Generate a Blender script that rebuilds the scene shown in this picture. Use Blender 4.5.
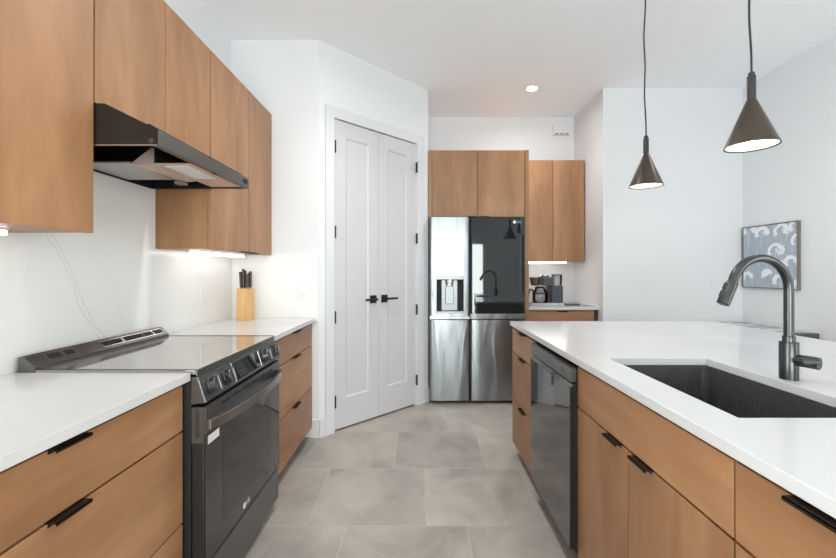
import bpy, bmesh, math, random
from mathutils import Vector, Matrix

random.seed(7)
for o in list(bpy.data.objects):
    bpy.data.objects.remove(o, do_unlink=True)
scene = bpy.context.scene
COL = scene.collection

# ------------------------------------------------------------------ camera
EYE = 1.268
FPX = 400.0
cam_data = bpy.data.cameras.new('camera')
cam = bpy.data.objects.new('camera', cam_data)
COL.objects.link(cam)
cam_data.sensor_width = 36.0
cam_data.lens = FPX * 36.0 / 836.0
cam_data.shift_x = -1.0 / 836.0
cam_data.shift_y = -8.0 / 836.0
cam_data.clip_start = 0.05
cam.location = (0, 0, EYE)
cam.rotation_euler = (math.radians(90), 0, 0)
scene.camera = cam

# ------------------------------------------------------------------ world, daylight, exposure
world = bpy.data.worlds.new('world')
scene.world = world
world.use_nodes = True
wn = world.node_tree
wn.nodes.clear()
w_out = wn.nodes.new('ShaderNodeOutputWorld')
w_bg = wn.nodes.new('ShaderNodeBackground')
w_sky = wn.nodes.new('ShaderNodeTexSky')
w_sky.sky_type = 'HOSEK_WILKIE'
w_sky.turbidity = 4.0
w_sky.sun_direction = (0.5, -0.4, 0.75)
wn.links.new(w_sky.outputs[0], w_bg.inputs[0])
w_bg.inputs[1].default_value = 0.15
wn.links.new(w_bg.outputs[0], w_out.inputs[0])

scene.view_settings.view_transform = 'Standard'
scene.view_settings.look = 'None'
scene.view_settings.gamma = 1.0
scene.view_settings.use_curve_mapping = False
scene.view_settings.exposure = 0.0
scene.cycles.max_bounces = 12
scene.cycles.diffuse_bounces = 8
scene.cycles.glossy_bounces = 6
scene.cycles.transparent_max_bounces = 12
scene.cycles.sample_clamp_indirect = 6.0
scene.cycles.caustics_reflective = False
scene.cycles.caustics_refractive = False


def area_light(name, loc, rot, sx, sy, power, col=(1, 1, 1), shape='RECTANGLE'):
    d = bpy.data.lights.new(name, 'AREA')
    d.shape = shape
    d.size = sx
    d.size_y = sy
    d.energy = power
    d.color = col
    o = bpy.data.objects.new(name, d)
    o.location = loc
    o.rotation_euler = rot
    COL.objects.link(o)
    return o


R = math.radians
# daylight by the rear sliding doors; added fill by two unseen side windows
area_light('daylight_sliding_door', (0.45, -3.75, 1.15), (R(90), 0, 0), 2.8, 2.1, 276, (0.96, 0.985, 0.985))
area_light('added_side_daylight', (3.27, -1.0, 1.35), (R(90), 0, R(90)), 2.3, 1.9, 130, (0.98, 0.99, 0.965))
area_light('added_left_daylight', (-1.6, -0.95, 1.4), (R(90), 0, R(-90)), 2.1, 1.8, 165, (0.96, 0.985, 0.985))


# ------------------------------------------------------------------ materials
def lin(r, g, b):
    f = lambda c: (c / 255 / 12.92) if c / 255 <= 0.04045 else ((c / 255 + 0.055) / 1.055) ** 2.4
    return (f(r), f(g), f(b))


def new_mat(name, col=(0.8, 0.8, 0.8), rough=0.5, metal=0.0, ior=1.5, coat=0.0, emis=None, es=0.0):
    m = bpy.data.materials.new(name)
    m.use_nodes = True
    b = m.node_tree.nodes['Principled BSDF']
    b.inputs['Base Color'].default_value = (*col, 1)
    b.inputs['Roughness'].default_value = rough
    b.inputs['Metallic'].default_value = metal
    b.inputs['IOR'].default_value = ior
    b.inputs['Coat Weight'].default_value = coat
    if emis:
        b.inputs['Emission Color'].default_value = (*emis, 1)
        b.inputs['Emission Strength'].default_value = es
    return m


class NT:
    def __init__(s, m):
        s.t = m.node_tree
        s.b = s.t.nodes['Principled BSDF']

    def n(s, typ, **kw):
        x = s.t.nodes.new(typ)
        for k, v in kw.items():
            setattr(x, k, v)
        return x

    def l(s, a, b):
        s.t.links.new(a, b)

    def math(s, op, a, b=None, c=None):
        x = s.n('ShaderNodeMath', operation=op)
        for i, v in enumerate((a, b, c)):
            if v is None:
                continue
            if isinstance(v, (int, float)):
                x.inputs[i].default_value = v
            else:
                s.l(v, x.inputs[i])
        return x.outputs[0]

    def pos(s, scale=(1, 1, 1)):
        g = s.n('ShaderNodeNewGeometry')
        mp = s.n('ShaderNodeMapping')
        mp.inputs['Scale'].default_value = scale
        s.l(g.outputs['Position'], mp.inputs['Vector'])
        return mp.outputs[0]

    def noise(s, vec, scale, detail=3, rough=0.5, dist=0.0):
        x = s.n('ShaderNodeTexNoise')
        x.inputs['Scale'].default_value = scale
        x.inputs['Detail'].default_value = detail
        x.inputs['Roughness'].default_value = rough
        x.inputs['Distortion'].default_value = dist
        s.l(vec, x.inputs['Vector'])
        return x.outputs['Fac']

    def ramp(s, fac, stops):
        x = s.n('ShaderNodeValToRGB')
        e = x.color_ramp.elements
        while len(e) < len(stops):
            e.new(0.5)
        for el, (p, c) in zip(e, stops):
            el.position = p
            el.color = (*c, 1)
        s.l(fac, x.inputs[0])
        return x.outputs[0]

    def mix(s, fac, a, b, mode='MIX'):
        x = s.n('ShaderNodeMix', data_type='RGBA', blend_type=mode)
        for sock, v in ((x.inputs[0], fac), (x.inputs[6], a), (x.inputs[7], b)):
            if isinstance(v, (int, float)):
                sock.default_value = v
            elif isinstance(v, tuple):
                sock.default_value = (*v, 1)
            else:
                s.l(v, sock)
        return x.outputs[2]

    def bump(s, h, strength=0.1, dist=0.01):
        x = s.n('ShaderNodeBump')
        x.inputs['Strength'].default_value = strength
        x.inputs['Distance'].default_value = dist
        s.l(h, x.inputs['Height'])
        s.l(x.outputs[0], s.b.inputs['Normal'])


def paint(name, col):
    m = new_mat(name, col, 0.85)
    t = NT(m)
    t.bump(t.noise(t.pos(), 180, 2), 0.04, 0.002)
    return m


def wood(name, scale, seed=0.0):
    m = new_mat(name, (0.5, 0.3, 0.15), 0.42)
    t = NT(m)
    oi = t.n('ShaderNodeObjectInfo')
    p = t.pos(scale)
    off = t.n('ShaderNodeVectorMath', operation='ADD')
    t.l(p, off.inputs[0])
    mul = t.math('MULTIPLY', oi.outputs['Random'], 37.0)
    cmb = t.n('ShaderNodeCombineXYZ')
    for i in range(3):
        t.l(mul, cmb.inputs[i])
    t.l(cmb.outputs[0], off.inputs[1])
    v = off.outputs[0]
    big = t.noise(v, 1.1, 4, 0.55, 0.6)
    fine = t.noise(v, 9.0, 5, 0.6, 0.2)
    base = t.ramp(big, [(0.25, WOOD_D), (0.5, WOOD_M), (0.75, WOOD_L)])
    g = t.ramp(fine, [(0.3, (0.86, 0.84, 0.82)), (0.7, (1.0, 1.0, 1.0))])
    blot = t.ramp(t.noise(v, 2.7, 3, 0.5, 1.2), [(0.35, (0.88, 0.86, 0.84)), (0.65, (1.06, 1.05, 1.04))])
    base = t.mix(0.7, base, blot, 'MULTIPLY')
    c = t.mix(0.8, base, g, 'MULTIPLY')
    rnd = t.math('MULTIPLY_ADD', oi.outputs['Random'], 0.14, 0.93)
    x = t.n('ShaderNodeVectorMath', operation='SCALE')
    t.l(c, x.inputs[0])
    t.l(rnd, x.inputs['Scale'])
    t.l(x.outputs[0], t.b.inputs['Base Color'])
    t.bump(fine, 0.03, 0.002)
    return m


WOOD_D, WOOD_M, WOOD_L = lin(138, 98, 66), lin(163, 120, 84), lin(184, 141, 103)
M = {}
M['wall'] = paint('wall_paint', lin(226, 228, 231))
M['ceil'] = paint('ceiling_paint', lin(248, 250, 253))
M['trim'] = new_mat('trim_paint', lin(217, 217, 220), 0.4)
M['door'] = new_mat('door_paint', lin(203, 203, 205), 0.4)
M['wood_v'] = wood('maple_vertical', (3.0, 3.0, 0.55))
M['wood_y'] = wood('maple_along_run', (3.0, 0.6, 3.0))
M['wood_x'] = wood('maple_across', (0.6, 3.0, 3.0))
M['toe'] = new_mat('toe_kick_dark', lin(60, 48, 40), 0.6)
M['black_metal'] = new_mat('black_metal', (0.012, 0.011, 0.011), 0.35, 0.0, 1.5)
M['bronze_pull'] = new_mat('dark_bronze_pull', (0.03, 0.018, 0.012), 0.4, 0.6)
M['black_plastic'] = new_mat('black_plastic', (0.012, 0.012, 0.013), 0.45)
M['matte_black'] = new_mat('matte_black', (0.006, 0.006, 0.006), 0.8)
M['black_glass'] = new_mat('black_glass', (0.006, 0.006, 0.007), 0.03, 0.0, 1.6, 0.3)
M['cooktop_glass'] = new_mat('cooktop_glass', (0.36, 0.325, 0.30), 0.05, 0.45, 1.9, 0.6)
M['fridge_glass'] = new_mat('fridge_black_glass', (0.008, 0.013, 0.016), 0.03, 0.0, 1.72)
M['dark_steel'] = new_mat('black_stainless', (0.14, 0.14, 0.138), 0.28, 0.7)
M['dw_door'] = new_mat('black_stainless_gloss', (0.20, 0.197, 0.193), 0.04, 1.0)
M['knob'] = new_mat('knob_metal', (0.15, 0.15, 0.155), 0.25, 0.9)
M['silver'] = new_mat('silver_metal', (0.62, 0.62, 0.62), 0.25, 1.0)
M['brown_steel'] = new_mat('bronze_tinted_steel', (0.22, 0.195, 0.185), 0.25, 0.75)
M['bronze'] = new_mat('pendant_bronze', (0.10, 0.078, 0.062), 0.34, 0.85)
M['pendant_neck'] = new_mat('pendant_dark_neck', (0.05, 0.048, 0.046), 0.4, 0.5)
M['white_plastic'] = new_mat('white_plastic', lin(226, 228, 231), 0.4)
M['shade_inside'] = new_mat('shade_inside_white', (0.9, 0.88, 0.84), 0.5)
M['faucet'] = new_mat('gunmetal', (0.075, 0.077, 0.08), 0.28, 0.9)
M['label_white'] = new_mat('label_white', (0.75, 0.75, 0.74), 0.5)
M['glow'] = new_mat('led_glow', (0.9, 0.9, 0.9), 0.5, emis=(1.0, 0.98, 0.95), es=5.5)
M['glow_nook'] = new_mat('led_glow_nook', (0.9, 0.9, 0.9), 0.5, emis=(1.0, 0.98, 0.95), es=16.0)
M['downlight_glow'] = new_mat('downlight_glow', (0.9, 0.9, 0.9), 0.5, emis=(1.0, 0.96, 0.9), es=12.0)
M['bulb_glow'] = new_mat('bulb_glow', (0.9, 0.9, 0.9), 0.5, emis=(1.0, 0.95, 0.87), es=8.0)
M['slot'] = new_mat('slot_dark', (0.01, 0.01, 0.01), 0.7)
M['grey_panel'] = new_mat('grey_panel', (0.24, 0.255, 0.265), 0.35, 0.6)
M['canvas_frame'] = new_mat('olive_frame', lin(112, 108, 95), 0.6)
M['motif_white'] = new_mat('motif_white', lin(226, 229, 236), 0.8)
M['motif_dark'] = new_mat('motif_slate', lin(118, 126, 138), 0.8)
M['bamboo_dark'] = new_mat('knife_handle', lin(58, 45, 44), 0.4)
M['coffee_brown'] = new_mat('coffee_liquid', (0.02, 0.009, 0.004), 0.1)
M['slate_blue'] = new_mat('slate_black', lin(62, 68, 78), 0.4)

m = new_mat('quartz', lin(236, 236, 234), 0.16)
t = NT(m)
c = t.ramp(t.noise(t.pos(), 3.0, 5), [(0.3, lin(201, 201, 201)), (0.7, lin(207, 207, 208))])
t.l(c, t.b.inputs['Base Color'])
M['quartz'] = m

m = new_mat('veined_stone', lin(232, 232, 230), 0.2)
t = NT(m)
g = t.n('ShaderNodeNewGeometry')
sp = t.n('ShaderNodeSeparateXYZ')
t.l(g.outputs['Position'], sp.inputs[0])
w1 = t.math('MULTIPLY', t.math('SUBTRACT', t.noise(t.pos(), 5.0, 5), 0.5), 0.14)
base = t.math('ADD', t.math('MULTIPLY_ADD', t.math('SUBTRACT', sp.outputs[2], 1.387), 0.58,
                            t.math('SUBTRACT', sp.outputs[1], 1.54)), w1)
v1 = t.math('SMOOTH_MIN', t.math('ABSOLUTE', base), t.math('ABSOLUTE', t.math('SUBTRACT', base, 0.022)), 0.002)
v2 = t.math('ABSOLUTE', t.math('ADD', t.math('SUBTRACT', base, 0.17), t.math('MULTIPLY', w1, 0.8)))
v3 = t.math('ABSOLUTE', t.math('SUBTRACT', t.noise(t.pos((1, 0.7, 1.3)), 1.3, 4, 0.6, 0.8), 0.5))
k1 = t.ramp(v1, [(0.0, (0.4, 0.4, 0.4)), (0.005, (0, 0, 0))])
k2 = t.ramp(v2, [(0.0, (0.16, 0.16, 0.16)), (0.005, (0, 0, 0))])
k3 = t.ramp(v3, [(0.0, (0.07, 0.07, 0.07)), (0.012, (0, 0, 0))])
cc = t.mix(k1, lin(233, 233, 231), lin(190, 182, 178))
cc = t.mix(k2, cc, lin(195, 190, 186))
cc = t.mix(k3, cc, lin(200, 198, 195))
t.l(cc, t.b.inputs['Base Color'])
M['veined'] = m

# stone-look porcelain tiles laid in a third bond
m = new_mat('floor_tile', (0.35, 0.34, 0.32), 0.38)
t = NT(m)
g = t.n('ShaderNodeNewGeometry')
sp = t.n('ShaderNodeSeparateXYZ')
t.l(g.outputs['Position'], sp.inputs[0])
TY, TX = 0.5805, 0.600
vv = t.math('DIVIDE', t.math('SUBTRACT', sp.outputs[1], 1.989), TY)
row = t.math('FLOOR', vv)
uu = t.math('DIVIDE', t.math('MULTIPLY_ADD', row, 0.2, t.math('SUBTRACT', sp.outputs[0], 0.035)), TX)
colm = t.math('FLOOR', uu)
fu = t.math('MULTIPLY', t.math('SUBTRACT', uu, colm), TX)
fv = t.math('MULTIPLY', t.math('SUBTRACT', vv, row), TY)
gr = t.math('MAXIMUM', t.math('LESS_THAN', fu, 0.0038), t.math('LESS_THAN', fv, 0.0038))
wnz = t.n('ShaderNodeTexWhiteNoise', noise_dimensions='2D')
cb = t.n('ShaderNodeCombineXYZ')
t.l(colm, cb.inputs[0]); t.l(row, cb.inputs[1])
t.l(cb.outputs[0], wnz.inputs['Vector'])
addv = t.n('ShaderNodeVectorMath', operation='MULTIPLY_ADD')
t.l(wnz.outputs['Color'], addv.inputs[0]); addv.inputs[1].default_value = (9, 9, 9)
t.l(g.outputs['Position'], addv.inputs[2])
cl = t.noise(addv.outputs[0], 2.2, 7, 0.62, 0.5)
sp2 = t.noise(addv.outputs[0], 28, 3, 0.7)
tc = t.ramp(cl, [(0.32, lin(149, 142, 135)), (0.5, lin(173, 165, 156)), (0.7, lin(191, 184, 174))])
tc = t.mix(0.25, tc, t.ramp(sp2, [(0.3, (0.8, 0.8, 0.8)), (0.7, (1, 1, 1))]), 'MULTIPLY')
sc_ = t.n('ShaderNodeVectorMath', operation='SCALE')
t.l(tc, sc_.inputs[0]); t.l(t.math('MULTIPLY_ADD', wnz.outputs['Value'], 0.2, 0.9), sc_.inputs['Scale'])
fc = t.mix(gr, sc_.outputs[0], lin(190, 185, 178))
t.l(fc, t.b.inputs['Base Color'])
t.l(t.math('MULTIPLY_ADD', gr, 0.3, 0.36), t.b.inputs['Roughness'])
t.bump(t.math('SUBTRACT', 1.0, gr), 0.3, 0.002)
M['tile'] = m


def steel(name, col, rough, wob, scale):
    m = new_mat(name, col, rough, 1.0)
    t = NT(m)
    p = t.pos(scale)
    h = t.noise(p, 1.0, 2, 0.4, 0.4)
    t.bump(h, wob, 0.05)
    return m


M['dispenser'] = new_mat('dispenser_grey', (0.27, 0.285, 0.295), 0.4, 0.9)
M['steel'] = steel('stainless_steel', (0.29, 0.308, 0.322), 0.3, 0.25, (6.5, 5.0, 1.2))

m = new_mat('granite_sink', (0.016, 0.016, 0.017), 0.42)
t = NT(m)
c = t.ramp(t.noise(t.pos(), 260, 2, 0.7), [(0.42, (0.03, 0.03, 0.031)), (0.72, (0.13, 0.125, 0.12))])
t.l(c, t.b.inputs['Base Color'])
M['sink'] = m

m = new_mat('bamboo', lin(214, 171, 112), 0.45)
t = NT(m)
c = t.ramp(t.noise(t.pos((60, 60, 3)), 1.0, 4), [(0.3, lin(200, 156, 98)), (0.7, lin(222, 182, 124))])
t.l(c, t.b.inputs['Base Color'])
M['bamboo'] = m

m = new_mat('hood_mesh', (0.45, 0.45, 0.45), 0.45, 0.7)
t = NT(m)
c = t.ramp(t.noise(t.pos((1, 1, 1)), 420, 2), [(0.35, (0.32, 0.32, 0.32)), (0.65, (0.75, 0.75, 0.74))])
t.l(c, t.b.inputs['Base Color'])
M['mesh'] = m
M['deflector'] = new_mat('bronze_deflector', lin(214, 192, 178), 0.35, 0.4)

m = new_mat('painted_canvas', lin(160, 170, 182), 0.85)
t = NT(m)
c = t.ramp(t.noise(t.pos((1, 26, 4)), 1.6, 5, 0.6, 0.7), [(0.3, lin(156, 166, 180)), (0.55, lin(172, 183, 195)), (0.75, lin(200, 209, 218))])
# arching white sprays: broken arcs and clumps round scattered centres
g = t.n('ShaderNodeNewGeometry')
mp = t.n('ShaderNodeMapping')
mp.inputs['Scale'].default_value = (0.0, 6.4, 7.2)
mp.inputs['Location'].default_value = (0.0, 0.1, 0.55)
t.l(g.outputs['Position'], mp.inputs['Vector'])
nz = t.n('ShaderNodeTexNoise'); nz.inputs['Scale'].default_value = 75; nz.inputs['Detail'].default_value = 2
t.l(g.outputs['Position'], nz.inputs['Vector'])
wob = t.n('ShaderNodeVectorMath', operation='MULTIPLY_ADD')
t.l(nz.outputs['Color'], wob.inputs[0]); wob.inputs[1].default_value = (0, 0.26, 0.26); t.l(mp.outputs[0], wob.inputs[2])
vo = t.n('ShaderNodeTexVoronoi'); vo.inputs['Scale'].default_value = 1.0; vo.inputs['Randomness'].default_value = 0.6
t.l(wob.outputs[0], vo.inputs['Vector'])
df = t.n('ShaderNodeVectorMath', operation='SUBTRACT')
t.l(wob.outputs[0], df.inputs[0]); t.l(vo.outputs['Position'], df.inputs[1])
sx = t.n('ShaderNodeSeparateXYZ'); t.l(df.outputs[0], sx.inputs[0])
ydir, zdir = sx.outputs[1], sx.outputs[2]
ringd = t.math('ABSOLUTE', t.math('SUBTRACT', vo.outputs['Distance'], 0.42))
ring_ = t.math('MULTIPLY', t.math('LESS_THAN', ringd, 0.095), t.math('GREATER_THAN', t.math('MULTIPLY_ADD', ydir, 0.5, zdir), -0.08))
cl2 = t.n('ShaderNodeVectorMath', operation='DISTANCE')
t.l(df.outputs[0], cl2.inputs[0]); cl2.inputs[1].default_value = (0, -0.30, 0.05)
dots = t.noise(g.outputs['Position'], 95, 1)
clump = t.math('MULTIPLY', t.math('LESS_THAN', cl2.outputs['Value'], 0.31), t.math('GREATER_THAN', dots, 0.40))
msk = t.math('MAXIMUM', ring_, clump)
c = t.mix(msk, c, lin(232, 235, 241))
t.l(c, t.b.inputs['Base Color'])
M['canvas'] = m

m = new_mat('console_stone', lin(150, 150, 148), 0.25)
t = NT(m)
c = t.ramp(t.noise(t.pos((1, 2.5, 1)), 5, 4, 0.6, 1.0), [(0.35, lin(120, 120, 118)), (0.52, lin(165, 165, 163)), (0.64, lin(222, 222, 220))])
t.l(c, t.b.inputs['Base Color'])
M['console'] = m


def glass_mat(name, tint, refl):
    m = bpy.data.materials.new(name)
    m.use_nodes = True
    t = m.node_tree
    t.nodes.clear()
    o = t.nodes.new('ShaderNodeOutputMaterial')
    mx = t.nodes.new('ShaderNodeMixShader')
    tr = t.nodes.new('ShaderNodeBsdfTransparent')
    gl = t.nodes.new('ShaderNodeBsdfGlossy')
    fr = t.nodes.new('ShaderNodeFresnel')
    fr.inputs[0].default_value = refl
    tr.inputs[0].default_value = (*tint, 1)
    gl.inputs['Roughness'].default_value = 0.02
    t.links.new(fr.outputs[0], mx.inputs[0])
    t.links.new(tr.outputs[0], mx.inputs[1])
    t.links.new(gl.outputs[0], mx.inputs[2])
    t.links.new(mx.outputs[0], o.inputs[0])
    return m


M['pane'] = glass_mat('window_glass', (0.96, 0.98, 0.97), 1.45)
M['carafe'] = glass_mat('carafe_glass', (0.72, 0.74, 0.74), 1.6)


# ------------------------------------------------------------------ mesh helpers
ORI = {}


def tag(o, label=None, cat=None, group=None, kind=None):
    if label: o['label'] = label
    if cat: o['category'] = cat
    if group: o['group'] = group
    if kind: o['kind'] = kind
    return o


def empty(name, loc, label, cat, group=None):
    o = bpy.data.objects.new(name, None)
    o.empty_display_size = 0.1
    o.location = loc
    COL.objects.link(o)
    ORI[o.name] = Vector(loc)
    return tag(o, label, cat, group)


class MB:
    """collects shapes in world coordinates; build() links them as one mesh object"""

    def __init__(s):
        s.bm = bmesh.new()

    def _add(s, bm2, smooth=False):
        if smooth:
            for f in bm2.faces:
                f.smooth = True
        me = bpy.data.meshes.new('tmp')
        bm2.to_mesh(me)
        bm2.free()
        s.bm.from_mesh(me)
        bpy.data.meshes.remove(me)

    def box(s, x0, x1, y0, y1, z0, z1, bev=0.0, seg=2, rot=None, about=None):
        b = bmesh.new()
        bmesh.ops.create_cube(b, size=1.0)
        for v in b.verts:
            v.co = Vector(((x0 + x1) / 2 + v.co.x * abs(x1 - x0), (y0 + y1) / 2 + v.co.y * abs(y1 - y0), (z0 + z1) / 2 + v.co.z * abs(z1 - z0)))
        if bev > 0:
            bmesh.ops.bevel(b, geom=b.edges[:] + b.verts[:], offset=bev, segments=seg, affect='EDGES', profile=0.5)
        if rot is not None:
            bmesh.ops.rotate(b, verts=b.verts[:], cent=about, matrix=rot)
        s._add(b)
        return s

    def prism(s, pts, axis, a, c, bev=0.0):
        """closed 2-D outline extruded along an axis from a to c"""
        b = bmesh.new()

        def mk(p, h):
            if axis == 'x': return (h, p[0], p[1])
            if axis == 'y': return (p[0], h, p[1])
            return (p[0], p[1], h)
        A = [b.verts.new(mk(p, a)) for p in pts]
        B = [b.verts.new(mk(p, c)) for p in pts]
        b.faces.new(A)
        b.faces.new(B[::-1])
        n = len(pts)
        for i in range(n):
            b.faces.new((A[i], B[i], B[(i + 1) % n], A[(i + 1) % n]))
        bmesh.ops.recalc_face_normals(b, faces=b.faces[:])
        if bev > 0:
            bmesh.ops.bevel(b, geom=b.edges[:] + b.verts[:], offset=bev, segments=2, affect='EDGES', profile=0.5)
        s._add(b)
        return s

    def lathe(s, prof, c, axis=(0, 0, 1), seg=40, smooth=True, cap=True):
        """prof: list of (radius, height) along axis from point c"""
        b = bmesh.new()
        q = Vector((0, 0, 1)).rotation_difference(Vector(axis).normalized())
        rings = []
        for r, h in prof:
            ring = []
            for i in range(seg):
                a = 2 * math.pi * i / seg
                ring.append(b.verts.new(Vector(c) + q @ Vector((r * math.cos(a), r * math.sin(a), h))))
            rings.append(ring)
        for A, B in zip(rings, rings[1:]):
            for i in range(seg):
                f = b.faces.new((A[i], A[(i + 1) % seg], B[(i + 1) % seg], B[i]))
                f.smooth = smooth
        if cap:
            b.faces.new(rings[0][::-1])
            b.faces.new(rings[-1])
        bmesh.ops.recalc_face_normals(b, faces=b.faces[:])
        for e in b.edges:
            if len(e.link_faces) == 2 and e.calc_face_angle(0) > R(35):
                e.smooth = False
        s._add(b)
        return s

    def cyl(s, p0, p1, r0, r1=None, seg=32):
        p0, p1 = Vector(p0), Vector(p1)
        r1 = r0 if r1 is None else r1
        return s.lathe([(r0, 0), (r1, (p1 - p0).length)], p0, p1 - p0, seg)

    def tube(s, pts, r, seg=16, radii=None):
        b = bmesh.new()
        pts = [Vector(p) for p in pts]
        T = [(pts[min(i + 1, len(pts) - 1)] - pts[max(i - 1, 0)]).normalized() for i in range(len(pts))]
        n = T[0].orthogonal().normalized()
        rings = []
        for i, p in enumerate(pts):
            if i:
                n = (T[i - 1].rotation_difference(T[i]) @ n).normalized()
            bi = T[i].cross(n)
            rr = radii[i] if radii else r
            rings.append([b.verts.new(p + rr * (math.cos(2 * math.pi * k / seg) * n + math.sin(2 * math.pi * k / seg) * bi)) for k in range(seg)])
        for A, B in zip(rings, rings[1:]):
            for i in range(seg):
                f = b.faces.new((A[i], A[(i + 1) % seg], B[(i + 1) % seg], B[i]))
                f.smooth = True
        b.faces.new(rings[0][::-1])
        b.faces.new(rings[-1])
        bmesh.ops.recalc_face_normals(b, faces=b.faces[:])
        s._add(b)
        return s

    def quads(s, faces, smooth=False):
        b = bmesh.new()
        for f in faces:
            b.faces.new([b.verts.new(p) for p in f])
        bmesh.ops.remove_doubles(b, verts=b.verts[:], dist=1e-5)
        bmesh.ops.recalc_face_normals(b, faces=b.faces[:])
        s._add(b, smooth)
        return s

    def mesh(s, me, mat4):
        me = me.copy()
        me.transform(mat4)
        s.bm.from_mesh(me)
        bpy.data.meshes.remove(me)
        return s

    def turn(s, ang, about, axis='Z'):
        bmesh.ops.rotate(s.bm, verts=s.bm.verts[:], cent=Vector(about), matrix=Matrix.Rotation(ang, 3, axis))
        return s

    def build(s, name, mat, parent=None, label=None, origin=None):
        for e in s.bm.edges:
            if len(e.link_faces) == 2 and e.calc_face_angle(0) > R(32):
                e.smooth = False
        if parent is not None:
            O = ORI[parent.name]
        elif origin is not None:
            O = Vector(origin)
        else:
            vs = [v.co for v in s.bm.verts]
            O = Vector(((min(v.x for v in vs) + max(v.x for v in vs)) / 2, (min(v.y for v in vs) + max(v.y for v in vs)) / 2, min(v.z for v in vs)))
        for v in s.bm.verts:
            v.co -= O
        me = bpy.data.meshes.new(name)
        s.bm.to_mesh(me)
        s.bm.free()
        me.materials.append(mat)
        o = bpy.data.objects.new(name, me)
        COL.objects.link(o)
        if parent is not None:
            o.parent = parent
        else:
            o.location = O
        ORI[o.name] = O
        if label: o['label'] = label
        return o


def structure(o, label=None):
    o['kind'] = 'structure'
    if label: o['label'] = label
    return o


_text_cache = {}


def text_mesh(body, size, depth=0.0004):
    cu = bpy.data.curves.new('lettering', 'FONT')
    cu.body = body
    cu.size = size
    cu.extrude = depth
    cu.align_x = 'CENTER'
    cu.align_y = 'CENTER'
    ob = bpy.data.objects.new('lettering_tmp', cu)
    COL.objects.link(ob)
    bpy.context.view_layer.update()
    me = bpy.data.meshes.new_from_object(ob.evaluated_get(bpy.context.evaluated_depsgraph_get()))
    bpy.data.objects.remove(ob)
    bpy.data.curves.remove(cu)
    return me


def frame4(o, x, y):
    x = Vector(x).normalized(); y = Vector(y).normalized(); z = x.cross(y)
    return Matrix(((x.x, y.x, z.x, o[0]), (x.y, y.y, z.y, o[1]), (x.z, y.z, z.z, o[2]), (0, 0, 0, 1)))


def brand_mark(parent, o, x, y, size, mat):
    """round badge and two letters"""
    b = MB()
    F = frame4(o, x, y)
    zax = F.to_3x3() @ Vector((0, 0, 1))
    xx = F.to_3x3() @ Vector((1, 0, 0))
    b.cyl(Vector(o) - xx * size * 0.75, Vector(o) - xx * size * 0.75 + zax * 0.0006, size * 0.5, seg=24)
    b.mesh(text_mesh('LG', size), Matrix.Translation(xx * size * 0.65) @ F)
    return b.build('logo', mat, parent)


# mapping for cabinet fronts: u runs along the run, w points out of the front, z up
def fmap(kind, front):
    if kind == 'L':      # faces +X
        return lambda u0, u1, w0, w1, z0, z1: (front + w0, front + w1, u0, u1, z0, z1)
    if kind == 'I':      # faces -X
        return lambda u0, u1, w0, w1, z0, z1: (front - w1, front - w0, u0, u1, z0, z1)
    return lambda u0, u1, w0, w1, z0, z1: (u0, u1, front - w1, front - w0, z0, z1)  # faces -Y


def tab_pull(f, uc, ln, z, up, parent):
    """edge pull: plate hooked over the edge of a front with a lip in front"""
    b = MB()
    s = 1 if up else -1
    za, zb = sorted((z + 0.0005 * s, z + 0.0025 * s))
    b.box(*f(uc - ln / 2, uc + ln / 2, -0.012, 0.0205, za, zb))
    zc, zd = sorted((z + 0.0025 * s, z - 0.005 * s))
    b.box(*f(uc - ln / 2, uc + ln / 2, 0.0185, 0.0205, zc, zd))
    zc, zd = sorted((z + 0.0015 * s, z - 0.008 * s))
    b.box(*f(uc - ln / 2, uc + ln / 2, 0.0003, 0.0018, zc, zd))
    return b.build('handle', M['bronze_pull'], parent)


def cabinet(name, label, cat, kind, u0, u1, front, depth, z0, z1, fronts, group=None, toe=0.0, wood_body=None,
            hollow=None, toe_in=0.07):
    f = fmap(kind, front)
    base = f((u0 + u1) / 2, (u0 + u1) / 2, -depth / 2, -depth / 2, z0 - toe, z0 - toe)
    root = empty(name, (base[0], base[2], base[4]), label, cat, group)
    wb = wood_body or M['wood_v']
    b = MB()
    if hollow:
        b.box(*f(u0, u1, -depth, -0.0205, z0, hollow))
        b.box(*f(u0, u0 + 0.018, -depth, -0.0205, hollow, z1))
        b.box(*f(u1 - 0.010, u1, -depth, -0.0205, hollow, z1))
        b.box(*f(u0 + 0.018, u1 - 0.018, -depth, -depth + 0.012, hollow, z1))
        b.box(*f(u0 + 0.018, u1 - 0.018, -0.036, -0.0205, hollow, z1))
    else:
        b.box(*f(u0, u1, -depth, -0.0205, z0, z1), bev=0.001, seg=1)
    b.build('body', wb, root)
    if toe:
        MB().box(*f(u0, u1, -depth, -toe_in, z0 - toe, z0 - 0.0005)).build('toe_kick', M['toe'], root)
    for (nm, a, c, za, zb, mt, h) in fronts:
        p = MB().box(*f(a + 0.002, c - 0.002, -0.0195, 0, za + 0.002, zb - 0.002), bev=0.001, seg=1).build(nm, mt, root)
        if h:
            uc, ln, where = h
            tab_pull(f, uc, ln, (zb - 0.002) if where == 'top' else (za + 0.002), where == 'top', p)
    return root


# ================================================================== SETTING
XW, XR = -1.432, 3.12
YB, YR = 4.577, -3.6
ZC = 3.03
YF = 3.853      # wall facing the camera right of the nook
YJ = 3.05
XN = 1.773
SD = 0.70710678
DX0, DY0, DL = -0.763, 3.05, 1.206
DX1, DY1 = DX0 + DL * SD, DY0 + DL * SD

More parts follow.
